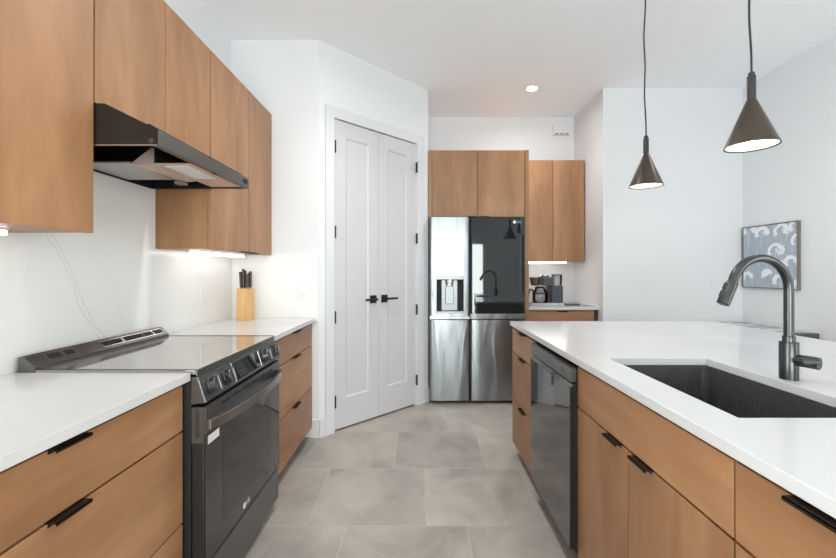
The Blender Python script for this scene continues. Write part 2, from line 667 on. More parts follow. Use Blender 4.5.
structure(MB().box(-1.6, 3.3, YR - 0.15, YB + 0.15, -0.12, 0).build('floor', M['tile']), 'grey stone-look tile floor')
structure(MB().box(-1.6, 3.3, YR - 0.15, YB + 0.15, ZC, ZC + 0.12).build('ceiling', M['ceil']), 'flat white ceiling')
b = MB()
LY0, LY1, LZ0, LZ1 = -2.0, 0.1, 0.5, 2.3  # opening for the added left window, out of view
b.box(XW - 0.12, XW, YR, LY0, 0, ZC)
b.box(XW - 0.12, XW, LY1, YJ, 0, ZC)
b.box(XW - 0.12, XW, LY0, LY1, 0, LZ0)
b.box(XW - 0.12, XW, LY0, LY1, LZ1, ZC)
structure(b.build('wall_left', M['wall']))
structure(MB().prism([(XW - 0.12, YJ), (DX0, DY0), (DX0 - 0.085, DY0 + 0.085), (XW - 0.12, YJ + 0.085)], 'z', 0, ZC).build('wall_left_return', M['wall']))


def dpt(t, n=0.0):
    """point on the diagonal pantry wall: t along it, n out of it into the room"""
    return (DX0 + t * SD + n * SD, DY0 + t * SD - n * SD)


T0, T1, DH = 0.128, 1.042, 2.470


def dbox(b, t0, t1, n0, n1, z0, z1):
    return b.prism([dpt(t0, n0), dpt(t1, n0), dpt(t1, n1), dpt(t0, n1)], 'z', z0, z1)


b = MB()
dbox(b, 0.0, T0, -0.12, 0, 0, ZC)
dbox(b, T1, DL, -0.12, 0, 0, ZC)
dbox(b, T0, T1, -0.12, 0, DH, ZC)
structure(b.build('wall_diagonal', M['wall']))
structure(MB().box(DX1 - 0.12, DX1, DY1, YB, 0, ZC).build('wall_back_left', M['wall']))
structure(MB().box(DX1 - 0.12, XN + 0.12, YB, YB + 0.12, 0, ZC).build('wall_back', M['wall']))
structure(MB().box(XN, XN + 0.12, YF, YB, 0, ZC).build('wall_nook_right', M['wall']))
structure(MB().box(XN + 0.12, XR + 0.12, YF, YF + 0.12, 0, ZC).build('wall_far', M['wall']))
# right wall with an added, unseen window behind the camera
b = MB()
WY0, WY1, WZ0, WZ1 = -2.15, 0.15, 0.4, 2.3
b.box(XR, XR + 0.12, YR, WY0, 0, ZC)
b.box(XR, XR + 0.12, WY1, YF, 0, ZC)
b.box(XR, XR + 0.12, WY0, WY1, 0, WZ0)
b.box(XR, XR + 0.12, WY0, WY1, WZ1, ZC)
structure(b.build('wall_right', M['wall']))
b = MB()
SX0, SX1, SZ = -0.95, 1.85, 2.2
b.box(XW - 0.12, SX0, YR - 0.12, YR, 0, ZC)
b.box(SX1, XR + 0.12, YR - 0.12, YR, 0, ZC)
b.box(SX0, SX1, YR - 0.12, YR, SZ, ZC)
structure(b.build('wall_rear', M['wall']))


def window(name, f, u0, u1, z0, z1, mull):
    b = MB()
    e = 0.05
    b.box(*f(u0, u1, -0.08, -0.03, z0, z0 + e)); b.box(*f(u0, u1, -0.08, -0.03, z1 - e, z1))
    b.box(*f(u0, u0 + e, -0.08, -0.03, z0 + e, z1 - e)); b.box(*f(u1 - e, u1, -0.08, -0.03, z0 + e, z1 - e))
    for q in mull:
        b.box(*f(q - e / 2, q + e / 2, -0.08, -0.03, z0 + e, z1 - e))
    w = structure(b.build(name, M['trim']))
    MB().box(*f(u0 + e, u1 - e, -0.058, -0.052, z0 + e, z1 - e)).build('glass_pane', M['pane'], w)


window('window_1', lambda u0, u1, w0, w1, z0, z1: (u0, u1, YR + w0, YR + w1, z0, z1), SX0, SX1, 0.0, SZ, [0.45])
window('added_window_right', lambda u0, u1, w0, w1, z0, z1: (XR - w1, XR - w0, u0, u1, z0, z1), WY0, WY1, WZ0, WZ1, [-1.0])  # unseen window added to let fill light in from the right

window('added_window_left', lambda u0, u1, w0, w1, z0, z1: (XW + w0, XW + w1, u0, u1, z0, z1), LY0, LY1, LZ0, LZ1, [-0.95])  # unseen window added to light the island fronts and far walls

# door casing round the pantry doors
b = MB()
CW = 0.085
dbox(b, T0 - 0.078, T0, 0.0005, 0.018, 0, DH + CW)
dbox(b, T1, T1 + 0.098, 0.0005, 0.018, 0, DH + CW)
dbox(b, T0, T1, 0.0005, 0.018, DH, DH + CW)
dbox(b, T0, T0 + 0.012, -0.115, 0.0, 0, DH)
dbox(b, T1 - 0.012, T1, -0.115, 0.0, 0, DH)
dbox(b, T0 + 0.012, T1 - 0.012, -0.115, -0.042, DH - 0.03, DH)
dbox(b, (T0 + T1) / 2 - 0.02, (T0 + T1) / 2 + 0.02, -0.06, -0.042, 0, DH - 0.03)  # added strip behind the door seam, blocks light leaking through
structure(b.build('trim_1', M['trim']), 'white casing round the pantry doors')
# black strip drawn for the shade in the gap under the doors
structure(dbox(MB(), T0 + 0.013, T1 - 0.013, -0.06, -0.02, 0.0005, 0.004).build('gap_shade_strip', M['matte_black']), 'black strip for the shade in the gap under the pantry doors')
# baseboards
BH = 0.135
b = MB(); dbox(b, 0.0, T0 - 0.0785, 0.0005, 0.014, 0, BH)
b.box(-0.82, DX0, YJ - 0.014, YJ - 0.0005, 0, BH)
structure(b.build('baseboard_left', M['trim']))
b = MB(); dbox(b, T1 + 0.0985, DL, 0.0005, 0.014, 0, BH)
structure(b.build('baseboard_diagonal', M['trim']))
structure(MB().box(XN + 0.001, XR - 0.001, YF - 0.014, YF - 0.0005, 0, BH).build('baseboard_far', M['trim']))
structure(MB().box(XR - 0.014, XR - 0.0005, YR, YF - 0.015, 0, BH).build('baseboard_right', M['trim']))

# pantry doors: one recessed panel each
TM = (T0 + T1) / 2


def pantry_door(name, ta, tb, hinge_t, latch_t, lever_dir, label):
    za, zb = 0.014, DH - 0.006
    n0, n1 = -0.037, -0.001
    st, tr, brl = 0.105, 0.125, 0.235
    b = MB()
    dbox(b, ta, ta + st, n0, n1, za, zb)
    dbox(b, tb - st, tb, n0, n1, za, zb)
    dbox(b, ta + st, tb - st, n0, n1, zb - tr, zb)
    dbox(b, ta + st, tb - st, n0, n1, za, za + brl)
    o = structure(b.build(name, M['door'], origin=(*dpt((ta + tb) / 2), 0.0)), label)
    # recessed panel with a chamfered surround
    p = MB()
    a, c, zz0, zz1 = ta + st + 0.0002, tb - st - 0.0002, za + brl + 0.0002, zb - tr - 0.0002
    d0, d1, e = n1 - 0.001, n1 - 0.009, 0.012
    P = lambda t_, n_, z_: (*dpt(t_, n_), z_)
    outer = [P(a, d0, zz0), P(c, d0, zz0), P(c, d0, zz1), P(a, d0, zz1)]
    inner = [P(a + e, d1, zz0 + e), P(c - e, d1, zz0 + e), P(c - e, d1, zz1 - e), P(a + e, d1, zz1 - e)]
    fs = [inner] + [[outer[i], outer[(i + 1) % 4], inner[(i + 1) % 4], inner[i]] for i in range(4)]
    back = [P(a, n0 + 0.002, zz0), P(c, n0 + 0.002, zz0), P(c, n0 + 0.002, zz1), P(a, n0 + 0.002, zz1)]
    fs += [back] + [[outer[i], outer[(i + 1) % 4], back[(i + 1) % 4], back[i]] for i in range(4)]
    p.quads(fs).build('panel', M['door'], o)
    for z in (2.245, 1.575, 0.905, 0.24):
        h = MB()
        h.cyl((*dpt(hinge_t, 0.0155), z - 0.048), (*dpt(hinge_t, 0.0155), z + 0.048), 0.0075, seg=12)
        dbox(h, hinge_t - 0.003, hinge_t + 0.003, -0.0005, 0.012, z - 0.048, z + 0.048)
        h.build('hinge', M['black_metal'], o)
    # square rosette and lever
    zc = 1.027
    hb = MB()
    dbox(hb, latch_t - 0.033, latch_t + 0.033, -0.0008, 0.008, zc - 0.033, zc + 0.033)
    hd = hb.build('handle', M['black_metal'], o)
    lv = MB()
    q0 = Vector((*dpt(latch_t, 0.008), zc)); q1 = Vector((*dpt(latch_t, 0.052), zc)); 
    lv.cyl(q0, q1, 0.011, seg=16)
    dbox(lv, *(sorted((latch_t - 0.011 * lever_dir, latch_t + 0.115 * lever_dir))), 0.044, 0.056, zc - 0.009, zc + 0.009)
    lv.build('lever', M['black_metal'], hd)
    cbt = MB()
    dbox(cbt, latch_t - 0.04, latch_t + 0.02, -0.03, -0.002, zb + 0.0008, zb + 0.0048)
    cbt.build('catch', M['black_metal'], o)


pantry_door('door_1', T0 + 0.014, TM - 0.0015, T0 + 0.008, TM - 0.062, -1, 'left white pantry door')
pantry_door('door_2', TM + 0.0015, T1 - 0.014, T1 - 0.004, TM + 0.062, 1, 'right white pantry door')

# ================================================================== LEFT RUN
ZT, ZS = 0.914, 0.885       # worktop top and underside
XF = -0.820                 # cabinet fronts, left
RY0, RY1 = 1.396, 2.152     # cooker slot

wy, wv, wx = M['wood_y'], M['wood_v'], M['wood_x']


def drawers(u0, u1, mt, uc, ln):
    return [('drawer', u0, u1, 0.713, 0.872, mt, (uc, ln, 'top')),
            ('drawer', u0, u1, 0.393, 0.710, mt, (uc, ln, 'top')),
            ('drawer', u0, u1, 0.085, 0.390, mt, (uc, ln, 'top'))]


cabinet('base_cabinet', 'wide three-drawer maple base cabinet in the left foreground, nearest side of the black range', 'cabinet',
        'L', 0.476, RY0 - 0.006, XF, 0.60, 0.085, ZS - 0.0008, drawers(0.476, RY0 - 0.006, wy, 0.932, 0.098), 'left base cabinets', 0.085)
cabinet('base_cabinet', 'three-drawer maple base cabinet between the black range and the white pantry corner', 'cabinet',
        'L', RY1 + 0.006, YJ - 0.016, XF + 0.010, 0.60, 0.085, ZS - 0.0008, drawers(RY1 + 0.006, YJ - 0.02, wy, 2.63, 0.125), 'left base cabinets', 0.085)
XCE = -0.796
tag(MB().box(XW + 0.012, XCE, 0.45, RY0 - 0.002, ZS, ZT, bev=0.002).build('countertop', M['quartz']),
    'white quartz countertop in the left foreground, before the range', 'countertop', 'left countertops')
tag(MB().box(XW + 0.012, XCE + 0.010, RY1 + 0.002, YJ - 0.012, ZS, ZT, bev=0.002).build('countertop', M['quartz']),
    'white quartz countertop past the range, under the knife block', 'countertop', 'left countertops')
ZU = 1.388
structure(MB().box(XW + 0.0005, XW + 0.0115, 0.45, YJ - 0.0005, ZT - 0.03, ZU + 0.47).build('backsplash', M['veined']), 'white veined stone backsplash along the left wall')
structure(MB().box(XW + 0.012, DX0 - 0.001, YJ - 0.0115, YJ - 0.0005, ZS, ZU).build('backsplash_return', M['veined']), 'white stone backsplash on the short wall left of the pantry')

# upper cabinets
XU = -1.121
DU = 0.30
UT = 2.46


def uppers(u0, um, u1, zb, hl=0.055):
    out = []
    for a, c, uc in ((u0, um, um - 0.07), (um, u1, um + 0.07)):
        out.append(('door', a, c, zb, UT, wv, (uc, 0.09, 'bottom') if hl else None))
    return out


cabinet('wall_cabinet', 'maple wall cabinet at the left edge of the picture, before the hood', 'cabinet', 'L',
        0.47, 1.380, XU, DU, ZU + 0.012, UT, uppers(0.47, 0.925, 1.380, ZU + 0.008), 'left wall cabinets')
cabinet('wall_cabinet', 'short two-door maple wall cabinet directly above the black range hood', 'cabinet', 'L',
        1.383, 2.152, XU, DU, 1.852, UT, uppers(1.383, 1.77, 2.152, 1.850, 0), 'left wall cabinets')
cabinet('wall_cabinet', 'tall two-door maple wall cabinet above the knife block, past the hood', 'cabinet', 'L',
        2.155, YJ - 0.002, XU, DU, ZU, UT, uppers(2.155, 2.63, YJ - 0.006, ZU - 0.004), 'left wall cabinets')


def led_strip(x0, x1, y0, y1, zt, label, mt='glow'):
    root = empty('under_cabinet_light', ((x0 + x1) / 2, (y0 + y1) / 2, zt - 0.022), label, 'light', 'under-cabinet light strips')
    MB().box(x0, x1, y0, y1, zt - 0.006, zt - 0.0005).build('housing', M['white_plastic'], root)
    MB().box(x0 + 0.002, x1 - 0.002, y0 + 0.002, y1 - 0.002, zt - 0.022, zt - 0.006, bev=0.003).build('diffuser', M[mt], root)


led_strip(-1.325, -1.275, 0.62, 1.244, ZU + 0.012, 'glowing light strip under the wall cabinet at the left picture edge')
led_strip(-1.325, -1.275, 2.30, 2.93, ZU, 'glowing light strip under the wall cabinet above the knife block')

# ------------------------------------------------------------------ range hood
HY0, HY1 = 1.384, 2.118
hood = empty('range_hood', (-1.16, (HY0 + HY1) / 2, 1.704), 'black under-cabinet range hood with slanted front lip above the range', 'range hood')
XL, ZL0, ZL1 = -0.904, 1.703, 1.757
XB = XW + 0.014
prof = [(XB, ZL0), (XL, ZL0), (XL, ZL1), (-1.087, 1.848), (XB, 1.848)]
b = MB()
for ya, yb in ((HY0, HY0 + 0.006), (HY1 - 0.006, HY1)):
    b.prism(prof, 'y', ya, yb)
b.prism([(XL - 0.001, ZL1 - 0.004), (XL - 0.001, ZL1), (-1.087, 1.848), (XB, 1.848), (XB, 1.842), (-1.088, 1.842)], 'y', HY0 + 0.006, HY1 - 0.006)
b.box(XB, XB + 0.006, HY0 + 0.006, HY1 - 0.006, ZL0, 1.842)
b.box(XB + 0.006, -0.935, HY0 + 0.006, HY1 - 0.006, 1.775, 1.779)
b.build('housing', M['black_metal'], hood)
MB().box(XL, XL + 0.004, HY0, HY1, ZL0, ZL1, bev=0.001).box(XL - 0.02, XL, HY0 + 0.007, HY1 - 0.007, ZL0, ZL0 + 0.003).build('front_lip', M['dark_steel'], hood)
MB().box(XB, XL - 0.002, HY0 - 0.0015, HY0 - 0.0003, ZL0 - 0.001, ZL0 + 0.003).build('edge_trim', M['silver'], hood)
fy0, fy1 = 1.64, 1.945
b = MB().box(XB + 0.01, -1.183, fy0, fy1, 1.7115, 1.717)
b.build('filter', M['mesh'], hood)
b = MB().box(XB + 0.008, XB + 0.0098, fy0, fy1, 1.709, 1.72)
b.build('filter_frame', M['silver'], hood)
MB().box(-1.183, -1.178, fy0, fy1, 1.709, 1.72).build('filter_frame', M['silver'], hood)
pts = [(-1.1775, 1.712), (-1.16, 1.7035), (-1.125, 1.700), (-1.087, 1.703), (-1.087, 1.772), (-1.10, 1.772)]
MB().prism(pts, 'y', fy0, fy1).build('deflector', M['deflector'], hood)
MB().box(-1.0868, -1.082, fy0 + 0.001, fy1, 1.7112, 1.774).build('dark_sheet', M['matte_black'], hood)  # added black sheet, keeps the lit back of the deflector dark
MB().box(-1.0865, XL - 0.021, fy0, HY1 - 0.03, 1.7065, 1.7105).build('light_panel', M['deflector'], hood)
MB().box(-1.057, -0.958, 1.665, 1.892, 1.703, 1.7062, bev=0.001).build('light_lens', M['label_white'], hood)
MB().box(-1.165, -1.125, 1.905, 1.945, 1.683, 1.699).build('filter_latch', M['silver'], hood)
MB().cyl((-0.926, HY0 - 0.003, 1.718), (-0.926, HY0 - 0.0002, 1.718), 0.008, seg=16).build('screw', M['dark_steel'], hood)
MB().box(XL + 0.0041, XL + 0.008, 2.05, 2.068, 1.722, 1.742, bev=0.001).box(XL + 0.0041, XL + 0.008, 2.074, 2.092, 1.722, 1.742, bev=0.001).build('rocker_switch', M['black_plastic'], hood)
MB().box(XL - 0.018, XL - 0.004, 1.78, 1.80, 1.701, 1.7049).build('light_clip', M['black_plastic'], hood)

# ------------------------------------------------------------------ range
rng = empty('range', (-1.09, (RY0 + RY1) / 2, 0), 'black stainless slide-in electric range with glass cooktop and bowed handle', 'range')
XD = -0.752       # oven door front
ry0, ry1 = RY0 + 0.003, RY1 - 0.003
b = MB()
b.box(XW + 0.02, -0.798, ry0, ry1, 0.05, 0.905)
b.box(XW + 0.05, -0.81, ry0 + 0.02, ry1 - 0.02, 0.0, 0.05)
b.build('body', M['black_plastic'], rng)
MB().box(XW + 0.0895, -0.782, ry0, ry1, 0.9052, 0.9205, bev=0.002).build('cooktop', M['cooktop_glass'], rng)
MB().box(-0.7815, -0.776, ry0, ry1, 0.898, 0.921, bev=0.002).build('cooktop_trim', M['dark_steel'], rng)
for y0 in (ry0, ry1 - 0.008):
    MB().box(XW + 0.0895, -0.7825, y0, y0 + 0.008, 0.9207, 0.9222).build('cooktop_trim', M['black_plastic'], rng)
# raised vent rail at the back
rail = [(XW + 0.028, 0.906), (XW + 0.028, 0.964), (XW + 0.045, 0.970), (XW + 0.0885, 0.932), (XW + 0.0885, 0.906)]
vr = MB().prism(rail, 'y', ry0, ry1, bev=0.0015).build('vent_rail', M['dark_steel'], rng)
nrm = Vector((0.038, 0, 0.0435)).normalized()
along = Vector((0.0435, 0, -0.038)).normalized()
mid = Vector((XW + 0.0672, 0, 0.951)) + nrm * 0.0012


def slot(y0, y1, h, mt, nm, d=0.0):
    q = MB()
    c = mid + nrm * d
    a_, b_ = c - along * h, c + along * h
    q.quads([[(a_.x, y0, a_.z), (b_.x, y0, b_.z), (b_.x, y1, b_.z), (a_.x, y1, a_.z)]])
    bm = q.bm
    r_ = bmesh.ops.extrude_face_region(bm, geom=bm.faces[:])
    for v in [e for e in r_['geom'] if isinstance(e, bmesh.types.BMVert)]:
        v.co += nrm * 0.0008
    bmesh.ops.recalc_face_normals(bm, faces=bm.faces[:])
    q.build(nm, mt, vr)


for y0, y1 in ((1.47, 1.525), (1.54, 1.585), (1.72, 1.835), (1.85, 1.975), (1.98, 2.045), (2.055, 2.12)):
    slot(y0 - 0.004, y1 + 0.004, 0.017, M['silver'], 'vent_frame')
    slot(y0, y1, 0.013, M['slot'], 'vent_slot', 0.0009)
# control panel
pan = [(-0.7975, 0.800), (-0.7475, 0.806), (-0.7775, 0.897), (-0.7975, 0.897)]
MB().prism(pan, 'y', ry0, ry1, bev=0.001).build('control_panel', M['dark_steel'], rng)
pdir = Vector((0.030, 0, -0.091)).normalized()   # down the panel
pn = Vector((0.091, 0, 0.030)).normalized()      # out of the panel
pc = Vector((-0.7625, 0, 0.8515))


def panel_box(y0, y1, a0, a1, h0, h1):
    q = MB()
    q.box(h0, h1, y0, y1, -a1, -a0, bev=min(0.001, (h1 - h0) / 3))
    ang = math.atan2(0.030, 0.091)
    bmesh.ops.rotate(q.bm, verts=q.bm.verts[:], cent=(0, 0, 0), matrix=Matrix.Rotation(-ang, 3, 'Y'))
    for v in q.bm.verts:
        v.co += pc
    return q


panel_box(1.645, 1.905, -0.036, 0.036, 0.0006, 0.0022).build('display', M['black_glass'], rng)
tb = MB()
for i in range(4):
    for j in range(2):
        y = 1.685 + i * 0.02
        c0 = pc + pn * 0.0024 + pdir * (0.012 + j * 0.012)
        tb.box(c0.x - 0.0003, c0.x + 0.0003, y, y + 0.010, c0.z - 0.0012, c0.z + 0.0012)
tb.build('display_marks', M['grey_panel'], rng)
for y in (1.640, 1.907):
    panel_box(y, y + 0.003, -0.040, 0.040, 0.0006, 0.003).build('display_trim', M['silver'], rng)
panel_box(ry0, ry0 + 0.010, -0.046, 0.046, 0.0003, 0.004).build('panel_end_trim', M['knob'], rng)
knob_src = None
for y in (1.456, 1.572, 1.956, 2.074):
    c0 = pc + Vector((0, y, 0)) + pn * 0.0005
    if knob_src is None:
        q = MB().lathe([(0.032, 0), (0.032, 0.012), (0.029, 0.014), (0.028, 0.032), (0.0265, 0.034)], c0, pn, 36)
        knob_src = q.build('knob', M['knob'], rng)
        q = MB().box(-0.006, 0.006, -0.026, 0.026, 0.0, 0.010, bev=0.002)
        qq = Vector((0, 0, 1)).rotation_difference(pn)
        bmesh.ops.rotate(q.bm, verts=q.bm.verts[:], cent=(0, 0, 0), matrix=Matrix.Rotation(R(90), 3, 'Z'))
        bmesh.ops.rotate(q.bm, verts=q.bm.verts[:], cent=(0, 0, 0), matrix=qq.to_matrix())
        for v in q.bm.verts:
            v.co += c0 + pn * 0.0343
        grip_src = q.build('knob_grip', M['dark_steel'], knob_src)
        ky = y
    else:
        k = knob_src.copy(); COL.objects.link(k); k.parent = rng
        k.location = (0, y - ky, 0)
        g2 = grip_src.copy(); COL.objects.link(g2); g2.parent = k
# oven door
dr = MB().box(-0.797, XD, ry0 + 0.002, ry1 - 0.002, 0.228, 0.792, bev=0.004).build('oven_door', M['black_plastic'], rng)
MB().box(-0.796, XD + 0.001, ry0 + 0.0005, ry0 + 0.0019, 0.665, 0.79).box(XD + 0.0004, XD + 0.003, ry0 + 0.004, ry1 - 0.004, 0.692, 0.79, bev=0.001).build('top_band', M['dark_steel'], dr)
MB().box(XD + 0.0004, XD + 0.003, ry0 + 0.004, ry1 - 0.004, 0.232, 0.690, bev=0.001).build('door_glass', M['black_glass'], dr)
wi = MB().box(XD + 0.0031, XD + 0.0036, ry0 + 0.13, ry1 - 0.13, 0.31, 0.63)
wi.build('window', new_mat('oven_window', (0.016, 0.013, 0.012), 0.05, 0, 1.6), dr)
b = MB()
N = 22
hp = []
for i in range(N + 1):
    s_ = i / N
    y = ry0 + 0.012 + (ry1 - ry0 - 0.024) * s_
    hp.append((XD + 0.011 + 0.046 * math.sin(math.pi * s_) ** 0.7, y))
outer = [(x + 0.007, y) for x, y in hp]
inner = [(x - 0.007, y) for x, y in hp]
b.prism(outer + inner[::-1], 'z', 0.708, 0.744, bev=0.002)
b.build('handle', M['brown_steel'], dr)
b = MB()
for i in range(6):
    y = ry0 + 0.12 + i * 0.09
    b.box(XD + 0.0031, XD + 0.0036, y, y + 0.07, 0.765, 0.771)
b.build('vent_slots', M['slot'], dr)
MB().box(XD - 0.031, XD - 0.017, ry0 - 0.0004, ry0 + 0.0003, 0.685, 0.785).build('end_groove', M['knob'], dr)
MB().box(XD + 0.0032, XD + 0.0036, ry0 + 0.02, ry0 + 0.10, 0.652, 0.682).build('sticker', M['label_white'], dr, 'small white sticker')
for i, (yy, w) in enumerate(((2.0, 0.02), (2.035, 0.03), (2.08, 0.045))):
    q = MB().box(XD + 0.0032, XD + 0.0036, yy, yy + w * 0.6, 0.255 + i * 0.006, 0.268 + i * 0.012)
    q.build('sticker', M['grey_panel'], dr, 'small grey sticker')
brand_mark(dr, (XD + 0.0034, 1.735, 0.262), (0, 1, 0), (0, 0, 1), 0.026, M['label_white'])
MB().box(-0.797, XD - 0.002, ry0 + 0.002, ry1 - 0.002, 0.054, 0.219, bev=0.004).build('storage_drawer', M['dark_steel'], rng)

# ------------------------------------------------------------------ knife block, knives, outlets
KX, KY = -1.258, 2.905
blk = MB().box(KX - 0.045, KX + 0.045, KY - 0.045, KY + 0.045, ZT, ZT + 0.228, bev=0.002)
blk.turn(R(-6), (KX, KY, 0))
# slots: build top as dark inset is hidden from view, so keep the solid block
tag(blk.build('knife_block', M['bamboo']), 'square upright bamboo knife block in the corner of the left countertop', 'knife block')
hd_labels = ['leftmost dark knife handle standing in the bamboo block', 'second knife handle from the left, back of the bamboo block',
             'tall middle knife handle, front of the bamboo block', 'knife handle just right of the middle, bamboo block',
             'short knife handle near the right side of the bamboo block', 'rightmost dark knife handle standing in the bamboo block']
for (dx, dy, h, tl), lb in zip([(-0.024, -0.02, 0.118, -3), (-0.016, 0.018, 0.128, 2), (-0.004, -0.022, 0.140, -2), (0.010, 0.016, 0.112, 3), (0.020, -0.018, 0.100, 2), (0.032, 0.006, 0.122, 0)], hd_labels):
    kn = empty('kitchen_knife', (KX + dx, KY + dy, ZT + 0.2285), lb, 'knife', 'knives in the bamboo block')
    z0 = ZT + 0.2285
    q = MB().box(KX + dx - 0.0075, KX + dx + 0.0075, KY + dy - 0.011, KY + dy + 0.011, z0 + 0.008, z0 + h, bev=0.004)
    q.box(KX + dx - 0.0065, KX + dx + 0.0065, KY + dy - 0.014, KY + dy + 0.009, z0 + h - 0.022, z0 + h + 0.002, bev=0.004)
    q.turn(R(tl), (KX + dx, KY + dy, z0), 'Y')
    q.build('handle', M['bamboo_dark'], kn)
    q = MB().box(KX + dx - 0.006, KX + dx + 0.006, KY + dy - 0.0095, KY + dy + 0.0095, z0, z0 + 0.0085, bev=0.001)
    q.build('bolster', M['knob'], kn)


def plate(name, label, cat, f, u, z, wd=0.07, ht=0.115, rocker=True):
    o = empty(name, (f(u, u, 0, 0, z, z)[0], f(u, u, 0, 0, z, z)[2], z - ht / 2), label, cat)
    MB().box(*f(u - wd / 2, u + wd / 2, 0.0005, 0.006, z - ht / 2, z + ht / 2), bev=0.0015).build('cover_plate', M['white_plastic'], o)
    if rocker:
        MB().box(*f(u - 0.017, u + 0.017, 0.0062, 0.010, z - 0.033, z + 0.033), bev=0.001).build('rocker', M['white_plastic'], o)
    else:
        for s in (-0.02, 0.02):
            MB().box(*f(u - 0.016, u + 0.016, 0.0062, 0.008, z + s - 0.014, z + s + 0.014), bev=0.001).build('socket', M['white_plastic'], o)
    return o


plate('wall_outlet', 'white outlet plate on the veined backsplash behind the range', 'outlet', fmap('L', XW + 0.0118), 2.63, 1.12, rocker=False)
plate('light_switch', 'white rocker switch plate right of the knife block', 'switch', fmap('B', YJ - 0.0118), -0.885, 1.12)
plate('wall_outlet', 'white outlet plate on the far wall left of the painting', 'outlet', fmap('B', YF), 2.85, 1.15, rocker=False)

# ================================================================== FRIDGE WALL
FX0, FX1, FY = 0.100, 1.019, 3.815
fr = empty('refrigerator', ((FX0 + FX1) / 2, 4.18, 0), 'stainless steel refrigerator with dark glass upper right door', 'refrigerator')
FT = 1.782
MB().box(FX0 + 0.006, FX1 - 0.006, FY + 0.062, 4.54, 0.03, FT - 0.004).box(FX0 + 0.03, FX1 - 0.03, FY + 0.09, 4.5, 0, 0.03).build('body', M['black_plastic'], fr)
FS = 0.487
zl0, zl1 = 0.030, 0.800
zu0, zu1 = 0.808, FT


def curved_door(x0, x1, z0, z1, holes=None, bulge=0.012, mat=None, name='door'):
    """door slab with softly rounded vertical edges"""
    pts = []
    rr = 0.022
    w_ = x1 - x0
    arc = [rr * (1 - math.cos(math.pi / 2 * i / 6)) / w_ for i in range(7)]
    mid_ = [rr / w_ + (1 - 2 * rr / w_) * i / 8 for i in range(1, 8)]
    for s_ in arc + mid_ + [1 - a_ for a_ in arc[::-1]]:
        e = min(s_, 1 - s_)
        d = e * w_
        drop = 0 if d > rr else rr - math.sqrt(max(rr * rr - (rr - d) ** 2, 0))
        pts.append((x0 + (x1 - x0) * s_, FY + drop + bulge * (2 * s_ - 1) ** 2 * 0.4))
    pts += [(x1, FY + 0.06), (x0, FY + 0.06)]
    q = MB().prism(pts, 'z', z0, z1)
    q.bm.normal_update()
    for f in q.bm.faces:
        if abs(f.normal.z) < 0.5 and f.normal.y < -0.2:
            f.smooth = True
    return q.build(name, mat or M['steel'], fr)


# upper left door with a dispenser opening
DXa, DXb, DZa, DZb = 0.158, 0.432, 0.862, 1.222
ud = MB()
n = 12


def edge_y(x, x0, x1):
    d = min(x - x0, x1 - x)
    rr = 0.022
    return FY + (0 if d > rr else rr - math.sqrt(max(rr * rr - (rr - d) ** 2, 0)))


ULX0, ULX1 = FX0, FS - 0.003
xs = [ULX0 + 0.022 * (1 - math.cos(math.pi / 2 * i / 6)) for i in range(7)] + [DXa, DXb] + [ULX1 - 0.022 * (1 - math.cos(math.pi / 2 * i / 6)) for i in range(6, -1, -1)]
zs = [zu0, DZa, DZb, zu1]
fs = []
for i in range(len(xs) - 1):
    for j in range(3):
        if xs[i] == DXa and j == 1:
            continue
        ya, yb = edge_y(xs[i], ULX0, ULX1), edge_y(xs[i + 1], ULX0, ULX1)
        fs.append([(xs[i], ya, zs[j]), (xs[i + 1], yb, zs[j]), (xs[i + 1], yb, zs[j + 1]), (xs[i], ya, zs[j + 1])])
yb_ = FY + 0.06
fs.append([(ULX0, yb_, zu0), (ULX1, yb_, zu0), (ULX1, yb_, zu1), (ULX0, yb_, zu1)])
for zz in (zu0, zu1):
    fs.append([(x, edge_y(x, ULX0, ULX1), zz) for x in xs] + [(ULX1, yb_, zz), (ULX0, yb_, zz)])
for x in (ULX0, ULX1):
    fs.append([(x, edge_y(x, ULX0, ULX1), z) for z in zs] + [(x, yb_, zu1), (x, yb_, zu0)])
ud.quads(fs)
ud.bm.normal_update()
for f in ud.bm.faces:
    f.smooth = abs(f.normal.z) < 0.3 and abs(f.normal.x) < 0.98 and f.calc_center_median().y < FY + 0.03
dl = ud.build('door', M['steel'], fr)
for e in ():
    pass
# dispenser
q = MB()
yd = FY + 0.052
fs = [[(DXa, FY, DZa), (DXa, FY, DZb), (DXa, yd, DZb), (DXa, yd, DZa)], [(DXb, FY, DZa), (DXb, FY, DZb), (DXb, yd, DZb), (DXb, yd, DZa)],
      [(DXa, FY, DZa), (DXb, FY, DZa), (DXb, yd, DZa), (DXa, yd, DZa)], [(DXa, FY, DZb), (DXb, FY, DZb), (DXb, yd, DZb), (DXa, yd, DZb)],
      [(DXa, yd, DZa), (DXb, yd, DZa), (DXb, yd, DZb), (DXa, yd, DZb)]]
q.quads(fs)
q.build('dispenser_recess', M['slot'], dl)
MB().box(DXa - 0.0005, DXb + 0.0005, FY - 0.004, FY + 0.03, DZb - 0.036, DZb + 0.003, bev=0.002).box(DXa - 0.0005, DXb + 0.0005, FY - 0.004, FY + 0.045, DZa - 0.003, DZa + 0.022, bev=0.002).box(DXa - 0.004, DXa + 0.01, FY - 0.004, FY + 0.02, DZa + 0.022, DZb - 0.036).box(DXb - 0.006, DXb + 0.004, FY - 0.004, FY + 0.02, DZa + 0.022, DZb - 0.036).build('dispenser_frame', M['dispenser'], dl)
cx = 0.293
MB().box(cx - 0.078, cx + 0.078, FY + 0.035, FY + 0.05, DZa + 0.024, DZb - 0.04, bev=0.004).build('dispenser_plate', M['grey_panel'], dl)
